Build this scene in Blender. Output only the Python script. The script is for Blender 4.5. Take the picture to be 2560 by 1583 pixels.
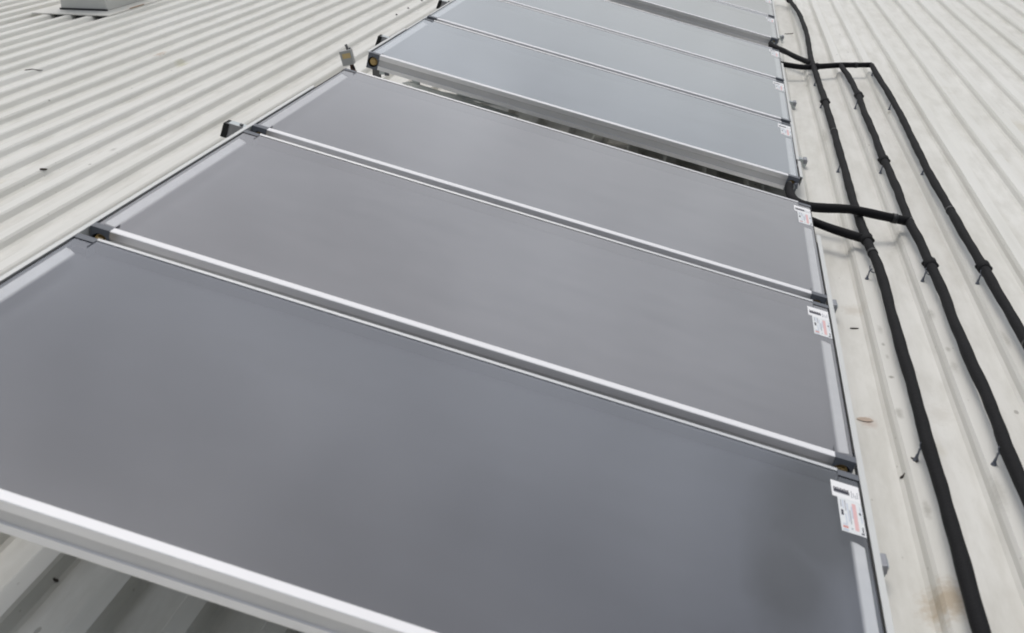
import bpy, bmesh, math, random
from mathutils import Vector, Matrix
random.seed(7)
SC = bpy.context.scene
for o in list(bpy.data.objects): bpy.data.objects.remove(o)
COL = SC.collection
R = math.radians

# ------------------------------------------------------------------ camera
cam_d = bpy.data.cameras.new('camera')
cam = bpy.data.objects.new('camera', cam_d); COL.objects.link(cam)
right = Vector((0.9828, 0.1848, 0.0040)).normalized()
fwd = Vector((-0.168, 0.899, -0.405)).normalized()
right = (right - fwd * right.dot(fwd)).normalized()
up = right.cross(fwd).normalized()
M = Matrix((right, up, -fwd)).transposed().to_4x4()
M.translation = Vector((1.880, -1.711, 1.894))
cam.matrix_world = M
cam_d.sensor_width = 36.0; cam_d.lens = 39.375
cam_d.clip_start = 0.05; cam_d.clip_end = 500
cam_d.dof.use_dof = True; cam_d.dof.focus_distance = 6.5; cam_d.dof.aperture_fstop = 5.0
SC.camera = cam
SC.render.resolution_x = 1024; SC.render.resolution_y = 633
SC.cycles.filter_width = 1.9
# ------------------------------------------------------------------ sky, sun, exposure
W = bpy.data.worlds.new('World'); SC.world = W; W.use_nodes = True
nt = W.node_tree; nt.nodes.clear()
SUN_EL, SUN_AZ = R(70), R(-16)          # high and ahead of the camera, veiled by cloud
sky = nt.nodes.new('ShaderNodeTexSky'); sky.sky_type = 'NISHITA'; sky.sun_disc = False
sky.sun_elevation = SUN_EL; sky.sun_rotation = SUN_AZ; sky.air_density = 1.6; sky.dust_density = 5.0
hs = nt.nodes.new('ShaderNodeHueSaturation'); hs.inputs['Saturation'].default_value = 0.40
hs.inputs['Value'].default_value = 1.0
bg = nt.nodes.new('ShaderNodeBackground'); bg.inputs['Strength'].default_value = 0.125
out = nt.nodes.new('ShaderNodeOutputWorld')
# thin overcast: even cloud texture over the whole sky
tcw = nt.nodes.new('ShaderNodeTexCoord'); nz = nt.nodes.new('ShaderNodeTexNoise')
nz.inputs['Scale'].default_value = 5.0; nz.inputs['Detail'].default_value = 4; nz.inputs['Roughness'].default_value = .5
mr = nt.nodes.new('ShaderNodeMapRange'); mr.inputs[1].default_value = .3; mr.inputs[2].default_value = .7
mr.inputs[3].default_value = .78; mr.inputs[4].default_value = 1.22
vm = nt.nodes.new('ShaderNodeVectorMath'); vm.operation = 'SCALE'
nt.links.new(tcw.outputs['Generated'], nz.inputs['Vector']); nt.links.new(nz.outputs['Fac'], mr.inputs[0])
nt.links.new(sky.outputs[0], hs.inputs['Color']); nt.links.new(hs.outputs[0], vm.inputs[0]); nt.links.new(mr.outputs[0], vm.inputs['Scale'])
nt.links.new(vm.outputs[0], bg.inputs['Color'])
nt.links.new(bg.outputs[0], out.inputs['Surface'])
sd = bpy.data.lights.new('sun', 'SUN'); sd.energy = 0.5; sd.angle = R(30); sd.color = (1.0, 0.975, 0.94)
sun = bpy.data.objects.new('sun', sd); COL.objects.link(sun)
sv = Vector((math.cos(SUN_EL) * math.sin(SUN_AZ), math.cos(SUN_EL) * math.cos(SUN_AZ), math.sin(SUN_EL)))
sun.rotation_euler = (-sv).to_track_quat('-Z', 'Y').to_euler(); sun.location = (0, 0, 30)
vs = SC.view_settings; vs.view_transform = 'Standard'; vs.look = 'None'; vs.exposure = 0.0; vs.gamma = 1
vs.use_curve_mapping = False

# ------------------------------------------------------------------ materials
def new_mat(name):
    m = bpy.data.materials.new(name); m.use_nodes = True
    n = m.node_tree.nodes; n.clear()
    o = n.new('ShaderNodeOutputMaterial'); return m, n, m.node_tree.links, o
def N(n, t, **k):
    x = n.new(t)
    for a, v in k.items(): setattr(x, a, v)
    return x
def math_node(n, l, op, a, b=None, clamp=False):
    x = n.new('ShaderNodeMath'); x.operation = op; x.use_clamp = clamp
    for i, v in enumerate((a, b)):
        if v is None: continue
        if isinstance(v, (int, float)): x.inputs[i].default_value = v
        else: l.new(v, x.inputs[i])
    return x.outputs[0]
def mix_col(n, l, fac, a, b):
    x = n.new('ShaderNodeMix'); x.data_type = 'RGBA'
    if isinstance(fac, (int, float)): x.inputs[0].default_value = fac
    else: l.new(fac, x.inputs[0])
    for i, v in ((6, a), (7, b)):
        if isinstance(v, tuple): x.inputs[i].default_value = (*v, 1)
        else: l.new(v, x.inputs[i])
    return x.outputs[2]
def ramp(n, l, src, lo, hi):
    x = n.new('ShaderNodeMapRange'); x.inputs[1].default_value = lo; x.inputs[2].default_value = hi
    l.new(src, x.inputs[0]); return x.outputs[0]
def noise(n, l, vec, scale, detail=3, rough=.55):
    x = n.new('ShaderNodeTexNoise'); x.inputs['Scale'].default_value = scale
    x.inputs['Detail'].default_value = detail; x.inputs['Roughness'].default_value = rough
    l.new(vec, x.inputs['Vector']); return x.outputs['Fac']
def mapping(n, l, vec, scale):
    x = n.new('ShaderNodeMapping'); x.inputs['Scale'].default_value = scale; l.new(vec, x.inputs['Vector']); return x.outputs[0]

def simple(name, col, rough=.5, metal=0.0, var=.12, vscale=14, bump=0.0, spec=.5):
    m, n, l, o = new_mat(name)
    p = N(n, 'ShaderNodeBsdfPrincipled'); tc = N(n, 'ShaderNodeTexCoord')
    f = noise(n, l, tc.outputs['Object'], vscale, 4)
    dark = tuple(c * (1 - var) for c in col); lite = tuple(min(1, c * (1 + var)) for c in col)
    l.new(mix_col(n, l, f, dark, lite), p.inputs['Base Color'])
    p.inputs['Roughness'].default_value = rough; p.inputs['Metallic'].default_value = metal
    p.inputs['Specular IOR Level'].default_value = spec
    if bump:
        b = N(n, 'ShaderNodeBump'); b.inputs['Strength'].default_value = bump; b.inputs['Distance'].default_value = .004
        l.new(noise(n, l, tc.outputs['Object'], vscale * 6, 3), b.inputs['Height']); l.new(b.outputs[0], p.inputs['Normal'])
    l.new(p.outputs[0], o.inputs['Surface']); return m

def roof_material():
    m, n, l, o = new_mat('roof_paint')
    p = N(n, 'ShaderNodeBsdfPrincipled'); tc = N(n, 'ShaderNodeTexCoord'); P = tc.outputs['Object']
    sep = N(n, 'ShaderNodeSeparateXYZ'); l.new(P, sep.inputs[0])
    # broad tone and grime runs along the ribs
    broad = noise(n, l, mapping(n, l, P, (1.2, .35, 1)), 1.0, 3)
    run = noise(n, l, mapping(n, l, P, (22, .9, 22)), 1.0, 4)
    col = mix_col(n, l, ramp(n, l, broad, .3, .7), (.655, .648, .605), (.715, .708, .675))
    col = mix_col(n, l, math_node(n, l, 'MULTIPLY', ramp(n, l, run, .45, .75), .35, True), col, (.52, .505, .455))
    # dirt that settled in the pans
    pan = math_node(n, l, 'SUBTRACT', 1.0, ramp(n, l, sep.outputs['Z'], 0.0, .03), True)
    pn = noise(n, l, mapping(n, l, P, (9, 2.2, 9)), 1.0, 5, .65)
    col = mix_col(n, l, math_node(n, l, 'MULTIPLY', math_node(n, l, 'MULTIPLY', ramp(n, l, pn, .42, .8), pan, True), .55), col, (.40, .385, .33))
    # lichen and rust blots
    blot = noise(n, l, mapping(n, l, P, (3.2, 1.9, 3)), 1.0, 3, .5)
    col = mix_col(n, l, math_node(n, l, 'MULTIPLY', ramp(n, l, blot, .70, .78), .35, True), col, (.42, .37, .25))
    # specks
    v = N(n, 'ShaderNodeTexVoronoi'); v.inputs['Scale'].default_value = 1.0
    l.new(mapping(n, l, P, (7.0, 3.6, 7)), v.inputs['Vector'])
    sp = math_node(n, l, 'LESS_THAN', v.outputs['Distance'], .055)
    sepc = N(n, 'ShaderNodeSeparateColor'); l.new(v.outputs['Color'], sepc.inputs[0])
    sp = math_node(n, l, 'MULTIPLY', sp, math_node(n, l, 'GREATER_THAN', sepc.outputs[0], .70))
    col = mix_col(n, l, math_node(n, l, 'MULTIPLY', sp, .55), col, (.16, .145, .12))
    fine = N(n, 'ShaderNodeTexVoronoi'); fine.inputs['Scale'].default_value = 1.0
    l.new(mapping(n, l, P, (26, 14, 26)), fine.inputs['Vector'])
    s2 = math_node(n, l, 'LESS_THAN', fine.outputs['Distance'], .09)
    sc2 = N(n, 'ShaderNodeSeparateColor'); l.new(fine.outputs['Color'], sc2.inputs[0])
    s2 = math_node(n, l, 'MULTIPLY', s2, math_node(n, l, 'GREATER_THAN', sc2.outputs[1], .78))
    col = mix_col(n, l, math_node(n, l, 'MULTIPLY', s2, .35), col, (.25, .23, .19))
    # the stains one can point at, and a darker patch below the branch hose
    stain_noise = noise(n, l, P, 42, 4, .65)
    for (x, y, rx, ry, c, k) in ((2.468, 1.845, .034, .045, (.40, .27, .20), .55), (2.50, 2.83, .055, .07, (.42, .36, .28), .40),
                                 (2.565, .83, .075, .10, (.40, .31, .20), .75), (2.72, 1.95, .05, .09, (.45, .42, .36), .35),
                                 (-2.90, 7.30, .035, .13, (.36, .22, .12), .55), (-2.60, 7.10, .05, .12, (.42, .40, .22), .45),
                                 (-2.1, 3.7, .05, .15, (.44, .38, .24), .35), (3.9, 6.3, .05, .22, (.46, .42, .32), .45), (4.3, 5.2, .06, .2, (.46, .42, .34), .4),
                                 (2.575, 2.55, 0.012, 0.05, (.27, .26, .22), 0.35), (2.572, 2.41, 0.009, 0.018, (.27, .26, .22), 0.8), (2.575, 2.3, 0.008, 0.02, (.27, .26, .22), 0.5), (2.57, 2.125, 0.011, 0.014, (.27, .26, .22), 0.9), (2.565, 1.85, 0.015, 0.05, (.27, .26, .22), 0.5), (2.8, 2.75, 0.016, 0.06, (.27, .26, .22), 0.45), (2.812, 2.41, 0.012, 0.03, (.27, .26, .22), 0.5), (2.81, 2.26, 0.016, 0.06, (.27, .26, .22), 0.35), (2.78, 3.7, 0.05, 0.16, (.27, .26, .22), 0.32), (2.54, 3.53, 0.012, 0.03, (.27, .26, .22), 0.5), (2.66, 4.5, 0.02, 0.12, (.27, .26, .22), 0.35), (2.56, 5.6, 0.02, 0.22, (.27, .26, .22), 0.4), (2.55, 7.35, 0.03, 0.2, (.27, .26, .22), 0.4), (2.8, 7.6, 0.03, 0.12, (.27, .26, .22), 0.35), (3.04, 6.35, 0.012, 0.05, (.27, .26, .22), 0.8), (3.05, 2.55, 0.012, 0.1, (.27, .26, .22), 0.4), (2.57, 1.25, 0.014, 0.06, (.27, .26, .22), 0.5), (2.8, 1.4, 0.02, 0.12, (.27, .26, .22), 0.35), (-3, 5.3, 0.02, 0.06, (.27, .26, .22), 0.5), (-2.72, 5.27, 0.02, 0.05, (.27, .26, .22), 0.7), (-1.75, 4.4, 0.02, 0.05, (.27, .26, .22), 0.5), (-3.5, 4.6, 0.03, 0.08, (.27, .26, .22), 0.35)):
        dx = math_node(n, l, 'MULTIPLY', math_node(n, l, 'SUBTRACT', sep.outputs['X'], x), 1 / rx)
        dy = math_node(n, l, 'MULTIPLY', math_node(n, l, 'SUBTRACT', sep.outputs['Y'], y), 1 / ry)
        d = math_node(n, l, 'SQRT', math_node(n, l, 'ADD', math_node(n, l, 'MULTIPLY', dx, dx), math_node(n, l, 'MULTIPLY', dy, dy)))
        d = math_node(n, l, 'ADD', d, math_node(n, l, 'MULTIPLY', math_node(n, l, 'SUBTRACT', stain_noise, .5), 1.5))
        f = math_node(n, l, 'SUBTRACT', 1.0, ramp(n, l, d, .25, 1.05), True)
        col = mix_col(n, l, math_node(n, l, 'MULTIPLY', f, k), col, c)
    l.new(col, p.inputs['Base Color'])
    p.inputs['Roughness'].default_value = .42; p.inputs['Specular IOR Level'].default_value = .45
    b = N(n, 'ShaderNodeBump'); b.inputs['Strength'].default_value = .25; b.inputs['Distance'].default_value = .012
    l.new(noise(n, l, mapping(n, l, P, (6, 1.4, 6)), 1.0, 2), b.inputs['Height']); l.new(b.outputs[0], p.inputs['Normal'])
    l.new(p.outputs[0], o.inputs['Surface']); return m

def glass_material():
    """Low-iron collector glass: clear, both faces reflecting, thin film of dust."""
    m, n, l, o = new_mat('collector_glass')
    tc = N(n, 'ShaderNodeTexCoord'); geo = N(n, 'ShaderNodeNewGeometry')
    fr = N(n, 'ShaderNodeFresnel'); fr.inputs['IOR'].default_value = 1.6
    F = fr.outputs[0]
    two = math_node(n, l, 'DIVIDE', math_node(n, l, 'MULTIPLY', F, 2.0), math_node(n, l, 'ADD', F, 1.0), True)
    tr = N(n, 'ShaderNodeBsdfTransparent'); tr.inputs[0].default_value = (.93, .95, .945, 1)
    gl = N(n, 'ShaderNodeBsdfGlossy'); gl.inputs['Roughness'].default_value = .11; gl.inputs['Color'].default_value = (.98, .98, 1, 1)
    df = N(n, 'ShaderNodeBsdfDiffuse')
    cl = noise(n, l, tc.outputs['Object'], 2.2, 4); cl2 = noise(n, l, mapping(n, l, tc.outputs['Object'], (.6, 3, 1)), 3.0, 5)
    oi = N(n, 'ShaderNodeObjectInfo')
    sl = N(n, 'ShaderNodeSeparateXYZ'); l.new(oi.outputs['Location'], sl.inputs[0])
    dust = math_node(n, l, 'ADD', .054, math_node(n, l, 'MULTIPLY', math_node(n, l, 'ADD', cl, cl2), .030))
    cl3 = noise(n, l, mapping(n, l, tc.outputs['Object'], (5, 14, 1)), 1.0, 5, .7)
    dust = math_node(n, l, 'ADD', dust, math_node(n, l, 'MULTIPLY', math_node(n, l, 'SUBTRACT', cl3, .35), .040), True)
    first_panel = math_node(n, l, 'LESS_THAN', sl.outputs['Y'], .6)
    # nearest collector is less dusty; dark reflection by its stickers painted into the dust
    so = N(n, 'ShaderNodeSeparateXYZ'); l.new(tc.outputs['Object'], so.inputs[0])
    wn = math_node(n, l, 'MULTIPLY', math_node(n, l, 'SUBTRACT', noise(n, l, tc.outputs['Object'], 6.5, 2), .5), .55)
    refl_blotch = None
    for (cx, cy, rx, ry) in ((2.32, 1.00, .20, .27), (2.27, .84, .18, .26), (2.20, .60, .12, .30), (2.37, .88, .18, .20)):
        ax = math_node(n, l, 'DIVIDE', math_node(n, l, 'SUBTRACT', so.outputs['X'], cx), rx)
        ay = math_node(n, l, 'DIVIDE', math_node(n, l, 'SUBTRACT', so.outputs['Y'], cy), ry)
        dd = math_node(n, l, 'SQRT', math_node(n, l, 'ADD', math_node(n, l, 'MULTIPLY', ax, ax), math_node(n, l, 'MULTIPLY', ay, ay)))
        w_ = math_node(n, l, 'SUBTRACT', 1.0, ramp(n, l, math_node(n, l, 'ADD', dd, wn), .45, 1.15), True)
        refl_blotch = w_ if refl_blotch is None else math_node(n, l, 'MAXIMUM', refl_blotch, w_)
    keep = math_node(n, l, 'SUBTRACT', 1.0, math_node(n, l, 'MULTIPLY', first_panel, math_node(n, l, 'ADD', .42, math_node(n, l, 'MULTIPLY', refl_blotch, .58))), True)
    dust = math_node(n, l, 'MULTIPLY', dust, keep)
    bank = math_node(n, l, 'GREATER_THAN', sl.outputs['Y'], 4.0)
    warm = mix_col(n, l, first_panel, (.59, .56, .58), (.44, .48, .60))
    l.new(mix_col(n, l, bank, warm, (.52, .57, .65)), df.inputs['Color'])
    # a film of dust covers more of the view at a glancing angle
    dp = N(n, 'ShaderNodeVectorMath'); dp.operation = 'DOT_PRODUCT'; l.new(geo.outputs['Normal'], dp.inputs[0]); l.new(geo.outputs['Incoming'], dp.inputs[1])
    cosi = math_node(n, l, 'MAXIMUM', math_node(n, l, 'ABSOLUTE', dp.outputs['Value']), .14)
    dust = math_node(n, l, 'DIVIDE', dust, cosi, True)
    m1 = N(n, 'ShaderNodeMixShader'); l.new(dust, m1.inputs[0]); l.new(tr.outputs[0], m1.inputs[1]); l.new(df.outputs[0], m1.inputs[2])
    m2 = N(n, 'ShaderNodeMixShader'); l.new(two, m2.inputs[0]); l.new(m1.outputs[0], m2.inputs[1]); l.new(gl.outputs[0], m2.inputs[2])
    l.new(m2.outputs[0], o.inputs['Surface']); return m
def inner_glass_material():
    m, n, l, o = new_mat('glass_underside')
    tr = N(n, 'ShaderNodeBsdfTransparent'); l.new(tr.outputs[0], o.inputs['Surface']); return m
def absorber_material():
    m, n, l, o = new_mat('selective_absorber')
    p = N(n, 'ShaderNodeBsdfPrincipled'); tc = N(n, 'ShaderNodeTexCoord')
    a = noise(n, l, tc.outputs['Object'], 3.0, 4)
    l.new(mix_col(n, l, a, (.030, .033, .043), (.046, .047, .055)), p.inputs['Base Color'])
    p.inputs['Roughness'].default_value = .32; p.inputs['Specular IOR Level'].default_value = .6; l.new(p.outputs[0], o.inputs['Surface']); return m
def strip_material():
    """Pale insulation facing at the ends of the box, soft towards the absorber."""
    m, n, l, o = new_mat('insulation_facing')
    p = N(n, 'ShaderNodeBsdfPrincipled'); tc = N(n, 'ShaderNodeTexCoord')
    sep = N(n, 'ShaderNodeSeparateXYZ'); l.new(tc.outputs['Object'], sep.inputs[0])
    base = mix_col(n, l, noise(n, l, tc.outputs['Object'], 9, 3), (.86, .86, .89), (.90, .90, .92))
    edge_fade = math_node(n, l, 'ADD', ramp(n, l, sep.outputs['Z'], -.0094, -.01058), math_node(n, l, 'MULTIPLY', noise(n, l, tc.outputs['Object'], 20, 2), .15), True)  # soft look through the glass, put into the colour as a dark fade
    l.new(mix_col(n, l, edge_fade, base, (.05, .05, .06)), p.inputs['Base Color'])
    p.inputs['Roughness'].default_value = .6; l.new(p.outputs[0], o.inputs['Surface']); return m

MAT = {}
MAT['roof'] = roof_material(); MAT['glass'] = glass_material(); MAT['under'] = inner_glass_material()
MAT['absorber'] = absorber_material(); MAT['strip'] = strip_material()
MAT['alu'] = simple('mill_aluminium', (.80, .80, .82), .34, .75, .05, 6)
MAT['alu_white'] = simple('bright_aluminium_cap', (.79, .79, .81), .50, .12, .04, 6)
MAT['alu_grey'] = simple('anodised_aluminium', (.58, .58, .59), .42, .55, .08, 8)
MAT['trim'] = simple('cream_trim', (.62, .63, .62), .45, .15, .06, 10)
MAT['gasket'] = simple('black_gasket', (.015, .015, .016), .7, 0, .2, 20)
MAT['cap'] = simple('grey_corner_plastic', (.115, .125, .145), .5, 0, .15, 25)
MAT['hole'] = simple('grommet_and_opening_black', (.010, .010, .010), .8, 0, .2, 20)  # also the painted dark of the open strut ends
MAT['brass'] = simple('tarnished_brass', (.46, .33, .15), .42, .8, .25, 60)
MAT['copper'] = simple('dull_copper', (.10, .05, .035), .45, .8, .25, 50)
MAT['galv'] = simple('galvanised_steel', (.50, .54, .55), .42, .7, .15, 30)
MAT['steel_dark'] = simple('weathered_steel', (.16, .16, .165), .55, .5, .25, 30)
MAT['steel_mid'] = simple('dull_galvanised', (.30, .30, .31), .5, .5, .2, 30)
MAT['clamp_grey'] = simple('grey_clamp', (.30, .31, .34), .45, .4, .15, 30)
MAT['alu_bright'] = simple('pale_cap_strip', (.70, .71, .72), .45, .1, .04, 6)
MAT['foam'] = simple('black_pipe_insulation', (.008, .008, .0092), .75, 0, .35, 30, .6, .2)
MAT['tape'] = simple('dark_insulation_tape', (.012, .012, .013), .45, 0, .3, 40, .2)
MAT['clipm'] = simple('blue_grey_clip', (.15, .165, .20), .5, .2, .2, 40)
MAT['back'] = simple('back_sheet', (.45, .45, .44), .6, .3, .1, 6)
MAT['paper'] = simple('white_sticker', (.84, .84, .85), .5, 0, .02, 30)
MAT['paper2'] = simple('pale_sticker', (.74, .76, .77), .5, 0, .08, 60)
MAT['ink'] = simple('black_ink', (.020, .020, .035), .5, 0, .1, 30)
MAT['ink_grey'] = simple('grey_ink', (.36, .37, .41), .5, 0, .15, 60)
MAT['pink'] = simple('pink_ink', (.72, .45, .45), .5, 0, .05, 30)
MAT['ink_blue'] = simple('pale_blue_ink', (.52, .57, .66), .5, 0, .1, 60)
MAT['ink_red'] = simple('red_ink', (.60, .25, .22), .5, 0, .1, 60)
MAT['curb'] = simple('curb_sheet_metal', (.60, .60, .57), .5, .2, .08, 5)
MAT['flash'] = simple('flashing_metal', (.66, .65, .61), .5, .1, .08, 5)
MAT['rust'] = simple('rusted_edge', (.30, .17, .09), .8, 0, .4, 12)
MAT['vent'] = simple('grey_vent_housing', (.40, .40, .39), .5, .1, .06, 30)
MAT['yellow'] = simple('faded_yellow_label', (.60, .46, .22), .6, 0, .12, 40)
MAT['twig'] = simple('dead_twig', (.045, .035, .03), .85, 0, .35, 40)
MAT['leaf'] = simple('dry_leaf', (.47, .38, .31), .8, 0, .3, 40)
MAT['screw'] = simple('washer_and_curb_shade', (.03, .03, .032), .6, .2, .2, 40)  # also used for the painted shade at the roof curb

# ------------------------------------------------------------------ mesh helpers
class MB:
    def __init__(s): s.v = []; s.f = []; s.m = []; s.sm = []
    def quad(s, pts, mi=0, smooth=False):
        b = len(s.v); s.v += [tuple(p) for p in pts]; s.f.append(tuple(range(b, b + len(pts)))); s.m.append(mi); s.sm.append(smooth)
    def box(s, a, b, mi=0):
        x0, y0, z0 = a; x1, y1, z1 = b; k = len(s.v)
        s.v += [(x0, y0, z0), (x1, y0, z0), (x1, y1, z0), (x0, y1, z0), (x0, y0, z1), (x1, y0, z1), (x1, y1, z1), (x0, y1, z1)]
        for f in ((0, 3, 2, 1), (4, 5, 6, 7), (0, 1, 5, 4), (1, 2, 6, 5), (2, 3, 7, 6), (3, 0, 4, 7)):
            s.f.append(tuple(k + i for i in f)); s.m.append(mi); s.sm.append(False)
    def prism(s, prof, axis, a, b, mi=0, mis=None):
        """closed 2D profile swept along 'x' (profile = y,z) or 'y' (profile = x,z)."""
        n = len(prof); k = len(s.v)
        for t in (a, b):
            for (p, q) in prof: s.v.append((t, p, q) if axis == 'x' else (p, t, q))
        for i in range(n):
            j = (i + 1) % n
            f = (k + i, k + j, k + n + j, k + n + i)
            s.f.append(f); s.m.append(mis[i] if mis else mi); s.sm.append(False)
        s.f.append(tuple(k + i for i in range(n - 1, -1, -1))); s.m.append(mi); s.sm.append(False)
        s.f.append(tuple(k + n + i for i in range(n))); s.m.append(mi); s.sm.append(False)
    def tube(s, path, rad, seg=12, mi=0, cap=True):
        path = [Vector(p) for p in path]; n = len(path); k = len(s.v)
        rads = rad if isinstance(rad, (list, tuple)) else [rad] * n
        prev = None
        for i, p in enumerate(path):
            t = (path[min(i + 1, n - 1)] - path[max(i - 1, 0)]).normalized()
            if prev is None:
                ref = Vector((0, 0, 1)) if abs(t.z) < .9 else Vector((1, 0, 0)); u = t.cross(ref).normalized()
            else: u = (prev - t * prev.dot(t)).normalized()
            prev = u; w = t.cross(u)
            for j in range(seg):
                a = 2 * math.pi * j / seg; s.v.append(tuple(p + (u * math.cos(a) + w * math.sin(a)) * rads[i]))
        for i in range(n - 1):
            for j in range(seg):
                q = (j + 1) % seg
                s.f.append((k + i * seg + j, k + i * seg + q, k + (i + 1) * seg + q, k + (i + 1) * seg + j)); s.m.append(mi); s.sm.append(True)
        if cap:
            s.f.append(tuple(k + j for j in range(seg - 1, -1, -1))); s.m.append(mi); s.sm.append(False)
            s.f.append(tuple(k + (n - 1) * seg + j for j in range(seg))); s.m.append(mi); s.sm.append(False)
    def build(s, name, mats, parent=None):
        me = bpy.data.meshes.new(name); me.from_pydata(s.v, [], s.f)
        for m in (mats if isinstance(mats, list) else [mats]): me.materials.append(m)
        me.polygons.foreach_set('material_index', s.m); me.polygons.foreach_set('use_smooth', s.sm)
        bm = bmesh.new(); bm.from_mesh(me); bmesh.ops.recalc_face_normals(bm, faces=bm.faces); bm.to_mesh(me); bm.free()
        me.update()
        o = bpy.data.objects.new(name, me); COL.objects.link(o)
        if parent: o.parent = parent
        return o
def bevel(o, w, seg=2):
    m = o.modifiers.new('bevel', 'BEVEL'); m.width = w; m.segments = seg; m.limit_method = 'ANGLE'; m.angle_limit = R(40)
def tag(o, label=None, cat=None, group=None, kind=None):
    for k, v in (('label', label), ('category', cat), ('group', group), ('kind', kind)):
        if v: o[k] = v
    return o
def empty(name, loc=(0, 0, 0), rot=(0, 0, 0)):
    o = bpy.data.objects.new(name, None); COL.objects.link(o); o.location = loc; o.rotation_euler = rot
    o.empty_display_size = .1; return o
def copy_tree(o, parent=None):
    c = o.copy(); COL.objects.link(c); c.parent = parent
    for ch in o.children: copy_tree(ch, c)
    return c
def spline(pts, step=.05):
    P = [Vector(p) for p in pts]; P = [P[0] * 2 - P[1]] + P + [P[-1] * 2 - P[-2]]; o = []
    for i in range(1, len(P) - 2):
        a, b, c, d = P[i - 1:i + 3]; n = max(2, int((c - b).length / step))
        for k in range(n):
            t = k / n
            o.append(.5 * ((2 * b) + (c - a) * t + (2 * a - 5 * b + 4 * c - d) * t * t + (3 * b - a - 3 * c + d) * t ** 3))
    o.append(P[-2]); return o

# ------------------------------------------------------------------ the roof: one folded sheet, ribs along Y
CREST = .045
def crest_right(k): return .194 + (.2426 if k > 0 else .236) * k
prof = []
def fold(x, z): prof.append((x, z))
for k in range(-100, 92):
    c = crest_right(k); j = random.uniform(-.002, .002)
    rn = (.017 if k % 2 else .022) if k < 1 else (.013 if k % 2 else .015)
    pts = [(c - .070 - rn, 0), (c - .070, CREST), (c, CREST + j * .3), (c + rn, 0)]
    for i, (x, z) in enumerate(pts):
        e = .0085
        s0 = (e if i in (0, 2) else e * .55, 0)
        if i == 0: fold(x - e, 0); fold(x + e * .4, e * .4 * CREST / rn * .9)
        if i == 1: fold(x - e * .5, CREST - e * .5 * CREST / rn * .9); fold(x + e * .6, z)
        if i == 2: fold(x - e * .6, z); fold(x + e * .5, CREST - e * .5 * CREST / rn * .9)
        if i == 3: fold(x - e * .4, e * .4 * CREST / rn * .9); fold(x + e, 0)
ys = [-6 + i * 1.0 for i in range(0, 24)] + [18 + i * 4 for i in range(0, 9)]
v = []; f = []; np_ = len(prof)
for y in ys:
    for (x, z) in prof:
        v.append((x + .003 * math.sin(y * 1.3 + x * .7), y, z + .0015 * math.sin(y * 2.1 + x * 3)))
for i in range(len(ys) - 1):
    for j in range(np_ - 1):
        f.append((i * np_ + j, i * np_ + j + 1, (i + 1) * np_ + j + 1, (i + 1) * np_ + j))
me = bpy.data.meshes.new('roof'); me.from_pydata(v, [], f); me.materials.append(MAT['roof']); me.update()
roof = bpy.data.objects.new('roof', me); COL.objects.link(roof); tag(roof, kind='structure')

# ------------------------------------------------------------------ collector frame of reference
TH = math.atan(.245); CT, ST = math.cos(TH), math.sin(TH)
OFF = CT * (-.719) - CREST
def p2w(x, y, z): return Vector((CT * x + ST * z, y, -ST * x + CT * z - OFF))
PW, PD, PT = 2.424, 1.2, .080
def panel_y(i):
    y = i * (PD + .0665)
    if i > 2: y += .418
    if i > 5: y += .428
    return y
def panel_off(i): return (0, 0) if i < 3 else ((-.025, -.019) if i < 6 else (-.021, -.015))

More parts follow.
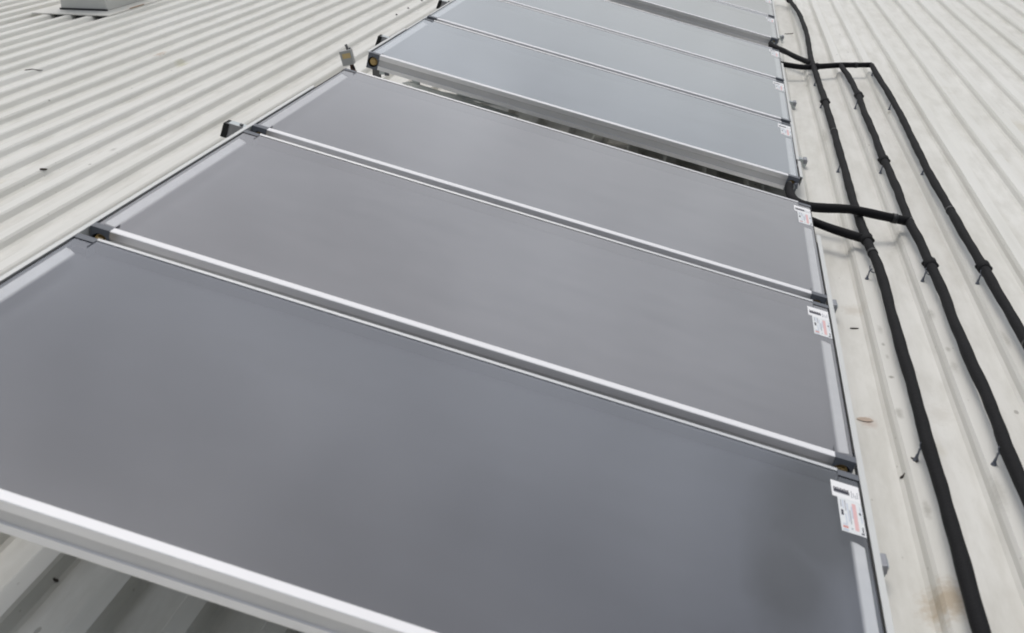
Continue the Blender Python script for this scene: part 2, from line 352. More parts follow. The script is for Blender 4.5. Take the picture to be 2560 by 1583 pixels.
def make_panel():
    r = empty('solar_collector')
    b = MB(); ins = .004
    x0, x1, y0, y1 = ins, PW - ins, .004, PD - .004
    b.quad([(x0, y0, -.002), (x1, y0, -.002), (x1, y1, -.002), (x0, y1, -.002)], 0)
    b.quad([(x0, y0, -.006), (x0, y1, -.006), (x1, y1, -.006), (x1, y0, -.006)], 1)
    for q in ([(x0, y0), (x1, y0)], [(x1, y0), (x1, y1)], [(x1, y1), (x0, y1)], [(x0, y1), (x0, y0)]):
        (ax, ay), (bx, by) = q
        b.quad([(ax, ay, -.006), (bx, by, -.006), (bx, by, -.002), (ax, ay, -.002)], 1)
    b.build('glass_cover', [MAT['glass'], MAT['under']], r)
    b = MB(); b.box((.014, .021, -.052), (PW - .014, PD - .019, -.040)); b.build('absorber_plate', MAT['absorber'], r)
    # pale insulation facings at both ends of the box, cut off short of the far corners
    for (xa, xb, e0, e1) in ((.0125, .054, .062, 1.105), (PW - .0125, PW - .050, .060, .862)):
        st = MB(); nz, ny = 6, 12
        def P(u, t):
            # rounded at the far end where the facing is cut
            y = e0 + (e1 - e0) * t; return (xa + (xb - xa) * u, y - (.020 * (u if xa < 1 else (1 - u)) ** 2) * (t > .5), -.0065 - .0040 * u)
        for i in range(nz):
            for j in range(ny):
                st.quad([P(i / nz, j / ny), P((i + 1) / nz, j / ny), P((i + 1) / nz, (j + 1) / ny), P(i / nz, (j + 1) / ny)])
        sg = 1 if xa < 1 else -1
        st.build('insulation_strip', MAT['strip'], r)
    # extruded frame: near rail with cap flange, groove and foot; thin far rail; side walls
    nr = [(.030, .0035), (.0015, .0028), (0, .001), (0, -.022), (.005, -.025), (.005, -.054), (0, -.057), (0, -.079), (.020, -.079), (.020, -.0061), (.030, -.0015)]
    b = MB(); b.prism(nr, 'x', .062, PW - .0625, 0, [0, 0, 1, 2, 2, 2, 1, 1, 3, 1, 0])
    o = b.build('near_rail', [MAT['alu_white'], MAT['alu'], MAT['alu_grey'], MAT['gasket']], r)
    fr = [(PD - .008, .0002), (PD - .0005, .0042), (PD, .001), (PD, -PT), (PD - .018, -PT), (PD - .018, -.0063), (PD - .003, -.0063), (PD - .003, -.0012), (PD - .008, -.0012)]
    b = MB(); b.prism(fr, 'x', .062, PW - .0625, 0, [0, 0, 1, 1, 2, 2, 2, 2, 0]); b.build('far_rail', [MAT['alu_bright'], MAT['alu'], MAT['gasket']], r)
    for sx in (0, 1):
        X = (lambda t: t) if sx == 0 else (lambda t: PW - t)
        b = MB(); b.prism([(X(0), -.0004), (X(0), -PT), (X(.012), -PT), (X(.012), -.0068), (X(.0035), -.0068), (X(.0035), -.0004)], 'y', .062, PD - .062)
        b.build('side_rail', MAT['gasket'], r)
    b = MB(); b.box((.0125, .0205, -PT + .001), (PW - .0125, PD - .019, -PT + .004)); b.build('back_sheet', MAT['back'], r)
    # corner castings with a round port for the header pipe
    for sx in (0, 1):
        for sy in (0, 1):
            X = (lambda t: t) if sx == 0 else (lambda t: PW - t)
            Y = (lambda t: t) if sy == 0 else (lambda t: PD - t)
            pc = empty('corner_casting') if False else None
            s = MB(); seg = 16; hole = .0285; cz = -.043; cx = .031
            # face ring around the hole
            top, bot, l_, r_ = (.004 if sy == 0 else .0005), -.082, -.001, .0618
            ring = []; box = []
            for i in range(seg):
                a = 2 * math.pi * i / seg; ring.append((cx + hole * math.cos(a), cz + hole * math.sin(a)))
                ca, sa = math.cos(a), math.sin(a); k = 1e9
                if ca > 1e-6: k = min(k, (r_ - cx) / ca)
                if ca < -1e-6: k = min(k, (l_ - cx) / ca)
                if sa > 1e-6: k = min(k, (top - cz) / sa)
                if sa < -1e-6: k = min(k, (bot - cz) / sa)
                box.append((cx + ca * k, cz + sa * k))
            corners = [(r_, top), (l_, top), (l_, bot), (r_, bot)]
            for i in range(seg):
                j = (i + 1) % seg
                poly = [ring[i], box[i]]
                for cc in corners:
                    a0 = math.atan2(box[i][1] - cz, box[i][0] - cx); a1 = math.atan2(box[j][1] - cz, box[j][0] - cx); ac = math.atan2(cc[1] - cz, cc[0] - cx)
                    if a1 < a0: a1 += 2 * math.pi
                    if ac < a0: ac += 2 * math.pi
                    if a0 + 1e-5 < ac < a1 - 1e-5: poly.append(cc)
                poly += [box[j], ring[j]]
                s.quad([(X(p), Y(-.0015), q) for p, q in poly])
                s.quad([(X(ring[i][0]), Y(-.0015), ring[i][1]), (X(ring[j][0]), Y(-.0015), ring[j][1]), (X(ring[j][0]), Y(.05), ring[j][1]), (X(ring[i][0]), Y(.05), ring[i][1])], 1, True)
            s.quad([(X(p), Y(.05), q) for p, q in ring], 1)
            dpt = .066
            for (pa, pb) in ((corners[0], corners[1]), (corners[1], corners[2]), (corners[2], corners[3]), (corners[3], corners[0])):
                s.quad([(X(pa[0]), Y(-.0015), pa[1]), (X(pb[0]), Y(-.0015), pb[1]), (X(pb[0]), Y(dpt if pa[1] != top or pb[1] != top else .030), pb[1]), (X(pa[0]), Y(dpt if pa[1] != top or pb[1] != top else .030), pa[1])])
            c = s.build('corner_casting', [MAT['cap'], MAT['hole']], r)
            if sy == 0 or sx == 0:
                t = MB(); yy = (lambda q: q) if sy == 0 else (lambda q: PD - q)
                t.tube([(X(cx), yy(.045), cz), (X(cx), yy(.012), cz)], .0215, 14)
                t.tube([(X(cx), yy(.0121), cz), (X(cx), yy(.004), cz)], [.019, .0175], 6)
                t.build('brass_union', MAT['brass'], c)
    # stickers on the glass beside the far right corner
    s = MB(); z = -.0013
    def fp(x0, x1, y0, y1, mi, zz): s.quad([(x0, y0, zz), (x1, y0, zz), (x1, y1, zz), (x0, y1, zz)], mi)
    s.box((2.338, 1.052, -.0018), (2.4195, 1.135, z), 0)
    fp(2.3435, 2.389, 1.077, 1.092, 1, z + .0003)
    for i in range(9): fp(2.3435 + i * .00505, 2.3435 + i * .00505 + .0034, 1.092, 1.1025 - .002 * (i % 2), 1, z + .0003)
    fp(2.3435, 2.389, 1.0735, 1.0765, 2, z + .0003)
    for i in range(4): fp(2.394 + i * .0058, 2.3965 + i * .0058, 1.066 + .004 * (i % 2), 1.103 - .008 * (i % 3), 2, z + .0003)
    s.build('serial_sticker', [MAT['paper'], MAT['ink'], MAT['ink_grey']], r)
    s = MB()
    s.box((2.352, .887, -.0018), (2.4195, 1.0515, z), 0)
    fp(2.391, 2.402, .905, 1.036, 1, z + .0003); fp(2.387, 2.391, .96, 1.02, 3, z + .0003)
    fp(2.3575, 2.364, .965, .992, 2, z + .0003)
    for i, (xx, a, c_) in enumerate(((2.358, 1.005, 1.04), (2.364, 1.0, 1.043), (2.370, .99, 1.043), (2.376, .94, 1.03), (2.381, .93, 1.0), (2.368, .92, .975), (2.411, .905, .93), (2.412, .95, 1.03))):
        fp(xx, xx + .0032, a, c_, (4, 3, 4, 3, 4, 3, 2, 3)[i], z + .0003)
    fp(2.357, 2.372, .905, .915, 5, z + .0003); fp(2.357, 2.372, .893, .901, 3, z + .0003); fp(2.358, 2.370, .919, .926, 3, z + .0003)
    fp(2.4085, 2.414, .987, .999, 2, z + .0003); fp(2.407, 2.415, .894, .902, 2, z + .0003); fp(2.380, 2.385, .905, .912, 4, z + .0003)
    s.build('rating_sticker', [MAT['paper2'], MAT['pink'], MAT['ink'], MAT['ink_blue'], MAT['ink_grey'], MAT['ink_red']], r)
    return r

labels = ['nearest solar collector, large dark glass panel with bare ribbed roof below its lower long rail',
          'second solar collector from the camera, between the nearest panel and the third',
          'third solar collector, just before the first wide gap showing ribbed roof below',
          'bluish solar collector just beyond the first wide gap, its whole front rail face exposed',
          'middle solar collector of the second bank of three, with panels touching on both sides',
          'solar collector just before the second wide gap, its sticker by a black pipe elbow',
          'solar collector just beyond the second wide gap, black hose leaving its lower right corner',
          'farthest solar collector, a thin slice at the top edge of the photo']
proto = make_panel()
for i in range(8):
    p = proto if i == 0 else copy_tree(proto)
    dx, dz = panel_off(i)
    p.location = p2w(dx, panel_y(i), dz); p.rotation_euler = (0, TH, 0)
    tag(p, labels[i], 'solar panel', 'flat plate solar collectors in a row')

# ------------------------------------------------------------------ edge trims beside the banks
def trim(name, side, ya, yb, dx, dz, label, w=.014, drop=0.0):
    b = MB()
    if side == 'l': xa, xb = -.006 - w, -.006
    else: xa, xb = PW + .003, PW + .003 + w
    z = -.001 - drop
    prof_ = [(xa, z), (xb, z), (xb, z - .05), (xb - .003, z - .05), (xb - .003, z - .003), (xa, z - .003)] if side == 'l' else \
            [(xb, z), (xa, z), (xa, z - .003), (xb - .003, z - .003), (xb - .003, z - .05), (xb, z - .05)]
    b.prism(prof_, 'y', 0, yb - ya)
    o = b.build(name, MAT['trim']); o.location = p2w(dx, ya, dz); o.rotation_euler = (0, TH, 0)
    tag(o, label, 'trim', 'metal edge trims beside the collectors'); return o
trim('edge_trim', 'l', -.2, 3.30, 0, 0, 'pale metal edge strip along the left end of the nearest three collectors')
trim('edge_trim', 'r', -.2, 3.31, .002, 0, 'cream metal edge strip beside the nearest three collectors, next to the black pipes', w=.019)
trim('edge_trim', 'l', panel_y(3) + .03, panel_y(3) + .78, -.025, -.019, 'short pale strip on the left end of the panel beyond the first gap')
trim('edge_trim', 'l', panel_y(3) + .80, 7.43, -.025, -.019, 'thin strip on the left end of the second bank, beyond the strut end', w=.010, drop=.006)
trim('edge_trim', 'r', 4.62, 7.43, -.030, -.019, 'long thin strip beside the right end of the second bank of collectors', w=.018)
trim('edge_trim', 'r', 4.28, 4.60, -.022, -.019, 'short strip beside the hose corner of the second bank of collectors', w=.016)
trim('edge_trim', 'r', panel_y(6) + .1, 12.1, -.024, -.015, 'thin strip beside the right end of the farthest collectors', w=.018)

# ------------------------------------------------------------------ support struts on legs
def strut(y, label, leg=True, left=-.172, dz=0):
    r = empty('support_strut', p2w(0, y, 0))
    base = Vector(r.location)
    def P(x, yy, z): return tuple(p2w(x, y + yy, z) - base)
    s = MB(); h = .0205
    def ch(x0, x1):
        # C channel, open below
        zt, zb = -.0825 + dz, -.1235 + dz
        pr = [(-h, zt), (h, zt), (h, zb), (h - .009, zb), (h - .009, zb + .003), (h - .003, zb + .003), (h - .003, zt - .003), (-h + .003, zt - .003), (-h + .003, zb + .003), (-h + .009, zb + .003), (-h + .009, zb), (-h, zb)]
        k = len(pr); a = [P(x0, yy, z) for yy, z in pr]; b = [P(x1, yy, z) for yy, z in pr]
        for i in range(k):
            j = (i + 1) % k; s.quad([a[i], a[j], b[j], b[i]])
        s.quad([a[i] for i in (0, 1, 2, 6, 7, 11)]); s.quad([b[i] for i in (0, 1, 2, 6, 7, 11)])
    ch(left, 2.515); s.build('strut', MAT['galv'], r)
    # end bracket folded down at the upper end
    s = MB(); a = P(left - .004, -.026, -.099 + dz); 
    pts = [P(left - .004, -.028, -.0815 + dz), P(left + .075, -.028, -.0815 + dz), P(left + .075, -.028, -.147 + dz), P(left - .012, -.028, -.147 + dz)]
    pts2 = [tuple(Vector(q) + Vector((0, .004, 0))) for q in pts]
    s.quad(pts); s.quad(list(reversed(pts2)))
    for i in range(4): j = (i + 1) % 4; s.quad([pts[i], pts[j], pts2[j], pts2[i]])
    s.build('end_bracket', MAT['steel_mid'], r)
    s = MB(); aa = [P(left - .016, -.034, -.0835 + dz), P(left + .008, -.034, -.0835 + dz), P(left + .002, -.034, -.147 + dz), P(left - .024, -.034, -.147 + dz)]; ab = [tuple(Vector(q) + Vector((0, .056, 0))) for q in aa]
    s.quad(aa); s.quad(list(reversed(ab)))
    for i in range(4): j = (i + 1) % 4; s.quad([aa[i], aa[j], ab[j], ab[i]])
    s.build('open_end_dark', MAT['hole'], r)  # black piece stands in for the dark inside the open channel end
    s = MB(); c = Vector(P(left + .055, -.01, -.0815 + dz)); s.tube([c, c + Vector((ST * .008, 0, CT * .008))], .008, 6); s.build('bolt', MAT['steel_dark'], r)
    # clamp plate at the low end
    s = MB(); q = Vector(P(2.500, 0, -.085 + dz)); s.box(q - Vector((.011, .030, .020)), q + Vector((.011, .030, .010))); o = s.build('end_clamp', MAT['clamp_grey'], r); bevel(o, .004)
    def zroof(): return CREST
    for x, wd in ((.05, .041), (2.40, .041)):
        t = Vector(P(x, 0, -.124 + dz)); z0 = zroof() - base.z + .006
        if x > 1: z0 = min(z0, t.z - .004)
        s = MB(); s.box((t.x - .0205, t.y - .0205, z0), (t.x + .0205, t.y + .0205, t.z + (.012 if x < 1 else -.002))); s.build('leg', MAT['galv'], r)
        s = MB(); s.box((t.x - .06, t.y - .05, zroof() - base.z + .0005), (t.x + .06, t.y + .05, z0)); s.build('foot_plate', MAT['galv'], r)
    # diagonal brace from the tall leg down to the roof
    a = Vector(P(.09, .028, -.14 + dz)); z0 = zroof() - base.z + .02
    b_ = Vector((a.x + .55, a.y, z0)); s = MB(); d = (b_ - a).normalized(); nrm = d.cross(Vector((0, 1, 0))).normalized() * .02
    for yo in (0,):
        q = [a - nrm, a + nrm, b_ + nrm, b_ - nrm]; q2 = [p + Vector((0, .004, 0)) for p in q]
        s.quad(q); s.quad(list(reversed(q2)))
        for i in range(4): j = (i + 1) % 4; s.quad([q[i], q[j], q2[j], q2[i]])
    s.build('brace', MAT['galv'], r)
    tag(r, label, 'support strut', 'steel struts under the collectors'); return r
strut(.93, 'steel strut under the nearest collector, small clamp showing at its right edge')
strut(2.73, 'steel strut end poking out left at the joint of second and third collectors')
def rail_leg(y, label):
    t = p2w(.020, y, -.103); r = empty('corner_post', (t.x, t.y, CREST)); H = t.z - CREST
    b = MB(); b.prism([(-.020, .008), (.020, .008), (.020, H), (-.020, H)], 'y', -.002, .002); b.box((-.020, .002, .008), (-.016, .030, H)); b.box((.016, .002, .008), (.020, .030, H)); b.build('leg', MAT['steel_dark'], r)
    b = MB(); b.box((-.05, -.03, .0005), (.05, .05, .0075)); b.build('foot_plate', MAT['galv'], r)
    b = MB(); b.box((.052, -.010, H - .035), (.074, .006, H - .008)); b.build('rail_clamp', MAT['cap'], r)
    b = MB(); b.box((.0205, -.004, H - .030), (.052, .004, H - .002)); b.build('angle_plate', MAT['galv'], r)
    tag(r, label, 'post')
rail_leg(panel_y(3) + .035, 'dark steel post under the corner port with the brass plug, left in the first gap')
strut(5.0, 'steel strut end poking out left beyond the corner port with brass plug', dz=-.019)
strut(6.52, 'steel strut end at the left edge near the top of the photo', dz=-.019)
strut(panel_y(6) + .8, 'steel strut under the farthest bank of collectors', dz=-.015)

# cross brace plates lying below the first gap
def gap_plate(a, b, w, label):
    o = MB(); a = Vector(a); b = Vector(b); d = (b - a).normalized(); u = d.cross(Vector((0, .35, 1))).normalized() * w
    q = [a - u, a + u, b + u, b - u]; nn = (q[1] - q[0]).cross(q[3] - q[0]).normalized() * .004; q2 = [p - nn for p in q]
    o.quad(q); o.quad(list(reversed(q2)))
    for i in range(4): j = (i + 1) % 4; o.quad([q[i], q[j], q2[j], q2[i]])
    r = o.build('brace_plate', MAT['galv']); tag(r, label, 'brace', 'galvanised braces under the first gap'); return r
gap_plate((.06, 4.62, .49), (.62, 5.10, .20), .050, 'wide galvanised brace plate with a bolt hole, left in the first gap')
gap_plate((.30, 4.50, .47), (.66, 4.95, .28), .020, 'narrow galvanised brace crossing behind the wide plate in the gap')

# ------------------------------------------------------------------ insulated pipes
PR = .0215
def pipe(name, pts, label, couplings=(), tapes=(), wob=.004, rad=PR, cat='pipe', group='black insulated pipes'):
    path = spline(pts, .035); n = len(path); ph = random.uniform(0, 9)
    rads = []
    for i, p in enumerate(path):
        s_ = i * .035
        w = wob if 0 < i < n - 1 else 0
        p += Vector((w * math.sin(s_ * 7.1 + ph) + w * .7 * math.sin(s_ * 17 + 2 * ph), 0, w * .5 * math.sin(s_ * 11 + ph)))
        rads.append(rad * (1 + .045 * math.sin(s_ * 9 + ph * 3) + .03 * math.sin(s_ * 31 + ph)))
    b = MB(); b.tube(path, rads, 14); c0 = Vector(pts[0])
    r = empty(name, c0); 
    def shift(mb): mb.v = [tuple(Vector(q) - c0) for q in mb.v]; return mb
    shift(b).build('insulation_sleeve', MAT['foam'], r)
    def near(y, x=None):
        return min(range(1, n - 1), key=lambda i: abs(path[i].y - y) + (abs(path[i].x - x) if x is not None else 0))
    for cp in couplings:
        i = near(*cp) if isinstance(cp, tuple) else near(cp); d = (path[i + 1] - path[i - 1]).normalized(); p = path[i]
        b = MB(); L = .034
        b.tube([p + d * t * L for t in (-1, -.8, -.35, .1, .6, .9, 1)], [rad * k for k in (1.03, 1.22, 1.38, 1.30, 1.42, 1.2, 1.03)], 14)
        q = d.cross(Vector((0, 0, 1))).normalized()
        b.tube([p - q * rad * 1.0 + d * .006, p - q * rad * 1.35 + d * .008, p - q * rad * 1.65 + d * .008], [rad * .6, rad * .55, rad * .2], 8)
        b.tube([p + q * rad * 1.0 - d * .010, p + q * rad * 1.40 - d * .012, p + q * rad * 1.62 - d * .012], [rad * .6, rad * .5, rad * .2], 8)
        shift(b).build('coupling', MAT['foam'], r)
    for tp in tapes:
        i = near(*tp) if isinstance(tp, tuple) else near(tp); d = (path[i + 1] - path[i - 1]).normalized(); p = path[i]
        b = MB(); b.tube([p - d * .012, p + d * .012], rad * 1.09, 14); shift(b).build('tape_band', MAT['tape'], r)
    tag(r, label, cat, group); return r
Z = .100
pipe('insulated_pipe', [(2.600, -1.6, Z), (2.600, -.4, Z), (2.603, .63, Z), (2.608, 1.35, Z), (2.608, 1.62, Z + .002), (2.612, 1.9, Z), (2.618, 2.6, Z), (2.622, 3.1, Z), (2.603, 3.5, Z + .004), (2.596, 3.99, Z),
     (2.600, 5.2, Z), (2.600, 6.35, Z), (2.596, 7.0, Z), (2.585, 7.93, Z + .01), (2.605, 9.0, Z + .02), (2.59, 10.2, Z + .02), (2.55, 11.1, Z), (2.50, 11.5, Z), (2.40, 11.62, Z)],
     'black insulated pipe nearest the collectors, running the full height of the photo', (3.47, 6.34, 11.3), (3.30, 5.5), .001)
pipe('insulated_pipe', [(2.80, -1.6, Z), (2.83, .3, Z), (2.848, 1.35, Z), (2.846, 1.62, Z + .004), (2.852, 1.8, Z), (2.850, 2.5, Z), (2.854, 2.95, Z), (2.846, 3.17, Z + .008), (2.852, 3.4, Z), (2.836, 3.77, Z), (2.845, 4.3, Z), (2.836, 4.87, Z + .004), (2.842, 5.3, Z),
     (2.842, 6.1, Z), (2.845, 6.57, Z + .004), (2.84, 7.1, Z), (2.808, 7.70, Z)],
     'middle black insulated pipe of the three, wavy, with several lumpy joints', (3.17, 4.87, 6.57), (3.77,), .0018)
pipe('insulated_pipe', [(3.09, -1.6, Z), (3.09, .5, Z), (3.088, 2.0, Z), (3.086, 2.52, Z), (3.074, 3.19, Z + .003), (3.066, 3.9, Z), (3.058, 4.78, Z), (3.068, 5.6, Z), (3.072, 6.42, Z), (3.058, 7.3, Z), (3.054, 7.74, Z)],
     'straight black insulated pipe farthest right of the three', (3.19,), (2.4, 4.0), .001)
pipe('branch_pipe', [(2.275, 4.195, .122), (2.272, 4.11, .118), (2.292, 3.95, .118), (2.36, 3.85, .125), (2.45, 3.79, .140), (2.55, 3.762, .150), (2.69, 3.755, .130), (2.832, 3.775, .103)],
     'thick black branch hose from the port in the first gap across to the middle pipe', (), ((3.775, 2.75),), .002, PR * 1.08, 'pipe', 'black insulated branch pipes')
pipe('branch_pipe', [(2.318, 3.655, .126), (2.36, 3.625, .122), (2.46, 3.56, .110), (2.594, 3.475, .102)],
     'short black branch pipe from under the third collector to the nearest pipe', (), (), .002, PR * 1.02, 'pipe', 'black insulated branch pipes')
pipe('branch_pipe', [(2.272, 8.45, .122), (2.285, 8.33, .122), (2.36, 8.16, .118), (2.46, 7.93, .112), (2.582, 7.70, .103)],
     'black branch pipe slanting down from the corner of the bank beyond the second gap', (), (), .002, PR * 1.04, 'pipe', 'black insulated branch pipes')
pipe('branch_pipe', [(2.315, 7.545, .125), (2.40, 7.53, .115), (2.50, 7.545, .102), (2.60, 7.595, .100), (2.70, 7.650, .100), (2.804, 7.705, .100), (2.93, 7.735, .100), (3.054, 7.763, .100)],
     'black crossing pipe joining the tops of the three pipes behind the panels', ((7.60, 2.60),), ((7.735, 2.93),), .001, PR, 'pipe', 'black insulated branch pipes')
# hose clamps and nipple at the open port in the first gap and at the second one
def hose_fitting(i, label):
    dx, dz = panel_off(i); c = p2w(PW - .031 + dx, panel_y(i) + .006, -.045 + dz); r = empty('hose_fitting', c)
    b = MB(); b.tube([(0, 0, 0), (0, -.02, 0), (.001, -.035, -.004)], [.014, .015, .014], 12); b.build('nipple', MAT['brass'], r)
    for k in (-.018, -.030):
        b = MB(); b.tube([(0, k, -.001), (0, k - .006, -.001)], .0185, 14); b.box((-.016, k - .006, .014), (-.002, k, .026)); b.build('clamp_ring', MAT['galv'], r)
    b = MB(); b.box((.014, -.030, -.010), (.034, -.004, .018)); o = b.build('block', MAT['cap'], r); bevel(o, .003)
    tag(r, label, 'hose fitting', 'hose fittings at the collector ports'); return r
hose_fitting(3, 'clamped metal hose fitting at the port in the first wide gap')
hose_fitting(6, 'hose fitting at the port beyond the second wide gap')

# ------------------------------------------------------------------ pipe supports
names = {0: 'nearest pipe', 1: 'middle pipe', 2: 'right pipe'}
def make_clip():
    r = empty('pipe_support')
    b = MB(); b.tube([(0, 0, 0), (0, 0, .010)], [.012, .008], 8); b.tube([(0, 0, .010), (.003, 0, .022)], [.006, .006], 8); b.build('foot', MAT['clipm'], r)
    b = MB(); b.tube([(.003, 0, .018), (.008, .004, .040), (.020, .006, .052)], .0042, 6); b.build('rod', MAT['clipm'], r)
    b = MB(); ring = [(.031 + (PR + .0025) * math.cos(R(a)), .006, .058 + (PR + .0025) * math.sin(R(a))) for a in range(165, 300, 15)]
    b.tube(ring, .003, 6); b.build('cradle', MAT['clipm'], r); return r
clip0 = make_clip(); first = True
rows = [(-.1, 'below the frame'), (1.535, 'beside the nearest collector'), (3.095, 'beside the third collector'), (4.78, 'beside the bluish collector beyond the first gap'), (6.39, 'near the second gap'), (7.60, 'by the crossing pipe')]
for yi, (y, where) in enumerate(rows):
    if yi == 0: continue
    for k, x0 in enumerate((2.579, 2.817, 3.050)):
        if yi == 5 and k == 1: continue
        c = clip0 if first else copy_tree(clip0); first = False
        yy = y + (.02 * k if yi < 5 else 0) + (-.47 if yi == 5 and k == 0 else 0)
        c.location = (x0 - .002, yy, CREST - .001); c.scale = (.85, .85, 1)
        tag(c, 'small dark pipe support under the %s, %s' % (names[k], where), 'pipe support', 'pipe supports on the roof ribs')

# ------------------------------------------------------------------ air vent riser at the corner of the first gap
def air_vent():
    g = p2w(-.030, 3.95, 0); r = empty('air_vent', (g.x, g.y, CREST))
    base = Vector(r.location); L = lambda x, y, z: p2w(x, y, z) - base
    b = MB(); b.tube([L(.031, 3.725, -.045), L(.031, 3.80, -.047), L(.02, 3.90, -.055), L(-.015, 3.945, -.065), L(-.030, 3.95, -.05), L(-.034, 3.95, -.03)], .0095, 10); b.build('riser_pipe', MAT['copper'], r)
    b = MB(); c = L(-.062, 3.95, -.002); X = Vector((1, .10, .16)).normalized(); Yv = Vector((-.10, 1, 0)).normalized(); Zv = X.cross(Yv)
    def q(u, v_, w): return tuple(c + X * u + Yv * v_ + Zv * w)
    b.v = [q(x, y, z) for (x, y, z) in ((-.030, -.022, -.042), (.031, -.022, -.038), (.031, .022, -.038), (-.030, .022, -.042), (-.036, -.022, .036), (.028, -.022, .040), (.028, .022, .040), (-.036, .022, .036))]
    for f_ in ((0, 3, 2, 1), (4, 5, 6, 7), (0, 1, 5, 4), (1, 2, 6, 5), (2, 3, 7, 6), (3, 0, 4, 7)): b.f.append(f_); b.m.append(0); b.sm.append(False)
    o = b.build('housing', MAT['vent'], r); bevel(o, .004)
    b = MB(); b.quad([q(-.020, -.0228, -.004), q(.024, -.0228, -.002), q(.022, -.0228, .024), q(-.022, -.0228, .022)]); b.build('yellow_label', MAT['yellow'], r)
    b = MB(); b.tube([q(.008, 0, .038), q(.007, 0, .052), q(.004, 0, .066)], [.0075, .0065, .0075], 10); b.build('valve_cap', MAT['steel_dark'], r)
    b = MB(); b.tube([q(.020, 0, .036), q(.022, 0, .048)], .005, 8); b.build('test_nipple', MAT['cap'], r)
    b = MB(); b.tube([q(.012, 0, -.040), q(.016, 0, -.058), q(.018, 0, -.075)], [.010, .011, .011], 12); b.build('inlet_nut', MAT['hole'], r)
    tag(r, 'grey air vent box with faded yellow label at the left end of the first gap', 'air vent')
air_vent()

# ------------------------------------------------------------------ roof curb at the top left
def roof_curb():
    r = empty('roof_curb', (-4.75, 9.6, CREST))
    b = MB(); X0, X1, Y0, Y1 = -5.20 + 4.75, -4.335 + 4.75, 9.04 - 9.6, 10.5 - 9.6
    b.box((X0, Y0, .002), (X1, Y1, .012)); b.build('flashing_plate', MAT['flash'], r)
    b = MB(); x0, x1, y0, y1 = -5.02 + 4.75, -4.50 + 4.75, 9.30 - 9.6, 10.3 - 9.6
    b.box((x0, y0, .0125), (x1, y1, .62)); o = b.build('curb_box', MAT['curb'], r); bevel(o, .006)
    b = MB(); b.box((x0 - .012, y0 - .012, .0128), (x1 + .012, y0 - .0005, .030)); b.build('base_shadow', MAT['screw'], r)  # dark strip put in as the shadow line under the box front
    b = MB(); b.box((X1 - .012, Y0 + .45, .0125), (X1 + .003, Y0 + .75, .018)); b.build('rusted_edge', MAT['rust'], r)
    b = MB(); b.box((x0 - .05, y0 - .05, .6205), (x1 + .05, y1 + .05, .66)); o = b.build('lid', MAT['flash'], r); bevel(o, .01)
    for k in range(-22, -17):
        c = crest_right(k); xm = c + .083 + 4.75
        if X0 - .05 < xm < X1 + .05:
            s = MB(); s.prism([(xm - .034, -.040), (xm + .034, -.040), (xm + .045, -.004), (xm - .045, -.004)], 'y', Y0 + .03, Y0 + .10); s.build('mouth_shade', MAT['screw'], r)  # black plug paints the shade of the open valley mouth
    tag(r, 'grey sheet metal roof curb on a flashing plate at the top left of the roof', 'roof curb')
roof_curb()

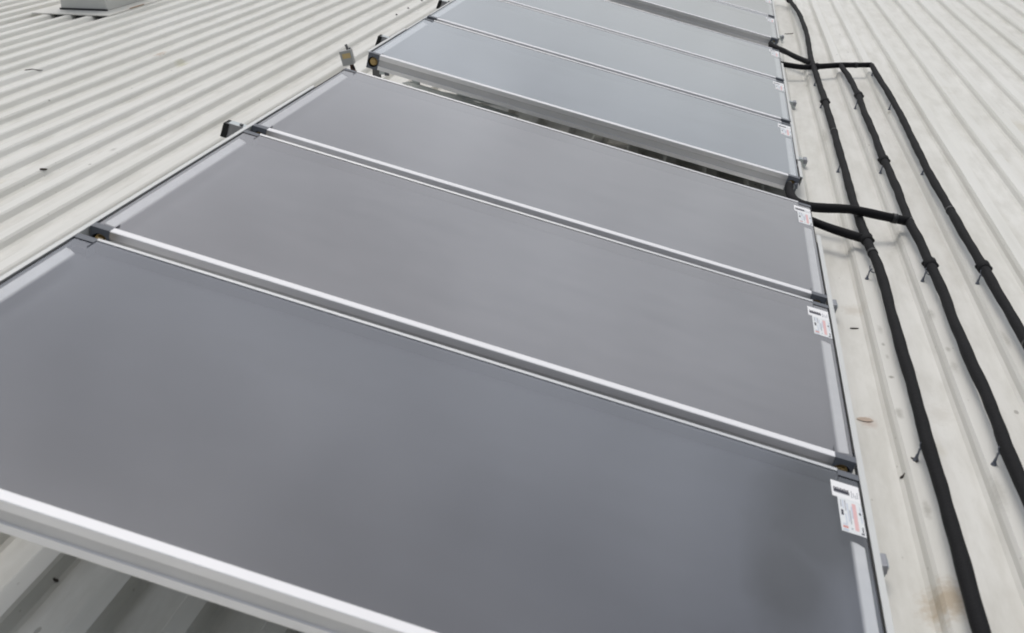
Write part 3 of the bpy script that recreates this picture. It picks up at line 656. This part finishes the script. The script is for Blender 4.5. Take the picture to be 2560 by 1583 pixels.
# ------------------------------------------------------------------ loose bits: screws, twigs, a leaf
def screw(x, y, label, z=CREST):
    b = MB(); b.tube([(0, 0, 0), (0, 0, .004)], .013, 10); b.tube([(0, 0, .004), (0, 0, .012)], [.008, .007], 6)
    o = b.build('roof_screw', MAT['screw']); o.location = (x, y, z); tag(o, label, 'screw', 'dark screws on the roof ribs')
k = min(range(-30, 0), key=lambda k: abs(crest_right(k) - .035 + 1.39))
for y, w in ((10.77, 'farthest'), (10.20, 'middle'), (9.75, 'nearest')): screw(crest_right(k) - .035, y, '%s of three dark roof screws on the rib left of the collectors' % w)
def roof_z(x):
    for i in range(len(prof) - 1):
        if prof[i][0] <= x <= prof[i + 1][0]:
            t = (x - prof[i][0]) / (prof[i + 1][0] - prof[i][0] + 1e-9); return prof[i][1] * (1 - t) + prof[i + 1][1] * t
    return 0
def twig(x, y, L, ang, label, rad=.003, bend=.25):
    b = MB(); a = R(ang); pts = []
    for i in range(5):
        t = i / 4 - .5; xx = L * t * math.cos(a) - bend * L * (t * t) * math.sin(a); yy = L * t * math.sin(a) + bend * L * (t * t) * math.cos(a)
        pts.append((xx, yy, roof_z(x + xx) - roof_z(x) + rad * .9))
    b.tube(pts, [rad * .7, rad, rad * 1.1, rad, rad * .5], 6); o = b.build('twig', MAT['twig']); o.location = (x, y, roof_z(x)); tag(o, label, 'twig', 'twigs and dark bits lying on the roof')
twig(-3.592, 6.474, .20, 60, 'thin curved twig on the ribs far left of the collectors', .004, .6)
twig(-2.307, 5.806, .09, 80, 'dark twig bit mid way up the left roof')
twig(-1.928, 3.938, .05, 75, 'short black twig low on the left roof', .006)
twig(.215, .50, .012, 30, 'black crumb on the roof below the nearest collector', .005)
twig(2.535, 1.485, .014, 20, 'black and brown twig bit between the nearest collector and the first pipe', .004)
twig(2.575, 1.535, .030, 120, 'thin brown twig by the pipe support nearest the camera', .003, .8)
twig(2.875, 2.393, .024, 5, 'black crumb between middle and right pipes', .004)
twig(2.49, 2.64, .035, 8, 'dark twig sliver beside the second collector and its clamp', .003)
twig(2.49, 9.7, .10, 30, 'dark twig near the top between panel and pipe', .004, .4)
twig(3.52, 3.62, .09, 5, 'long dark twig at the right edge of the photo', .003, .1)
twig(4.55, 8.3, .10, 15, 'twig on the ribs at the upper right', .004, .4)
s = MB(); pts = [(-.034, -.004), (-.022, .012), (0, .018), (.020, .013), (.034, 0), (.020, -.014), (-.004, -.017), (-.026, -.013)]
top = [(x, y, .0035 + .002 * math.sin(x * 90)) for x, y in pts]; bot = [(x, y, z - .0012) for x, y, z in top]
s.quad(top); s.quad(list(reversed(bot)))
for i in range(8): j = (i + 1) % 8; s.quad([top[i], top[j], bot[j], bot[i]])
o = s.build('dead_leaf', MAT['leaf']); o.scale = (.85, .85, .6); o.location = (2.458, 1.862, roof_z(2.46)); o.rotation_euler = (0, 0, R(-12))
tag(o, 'flat brown dead leaf in the pan beside the second collector', 'leaf')
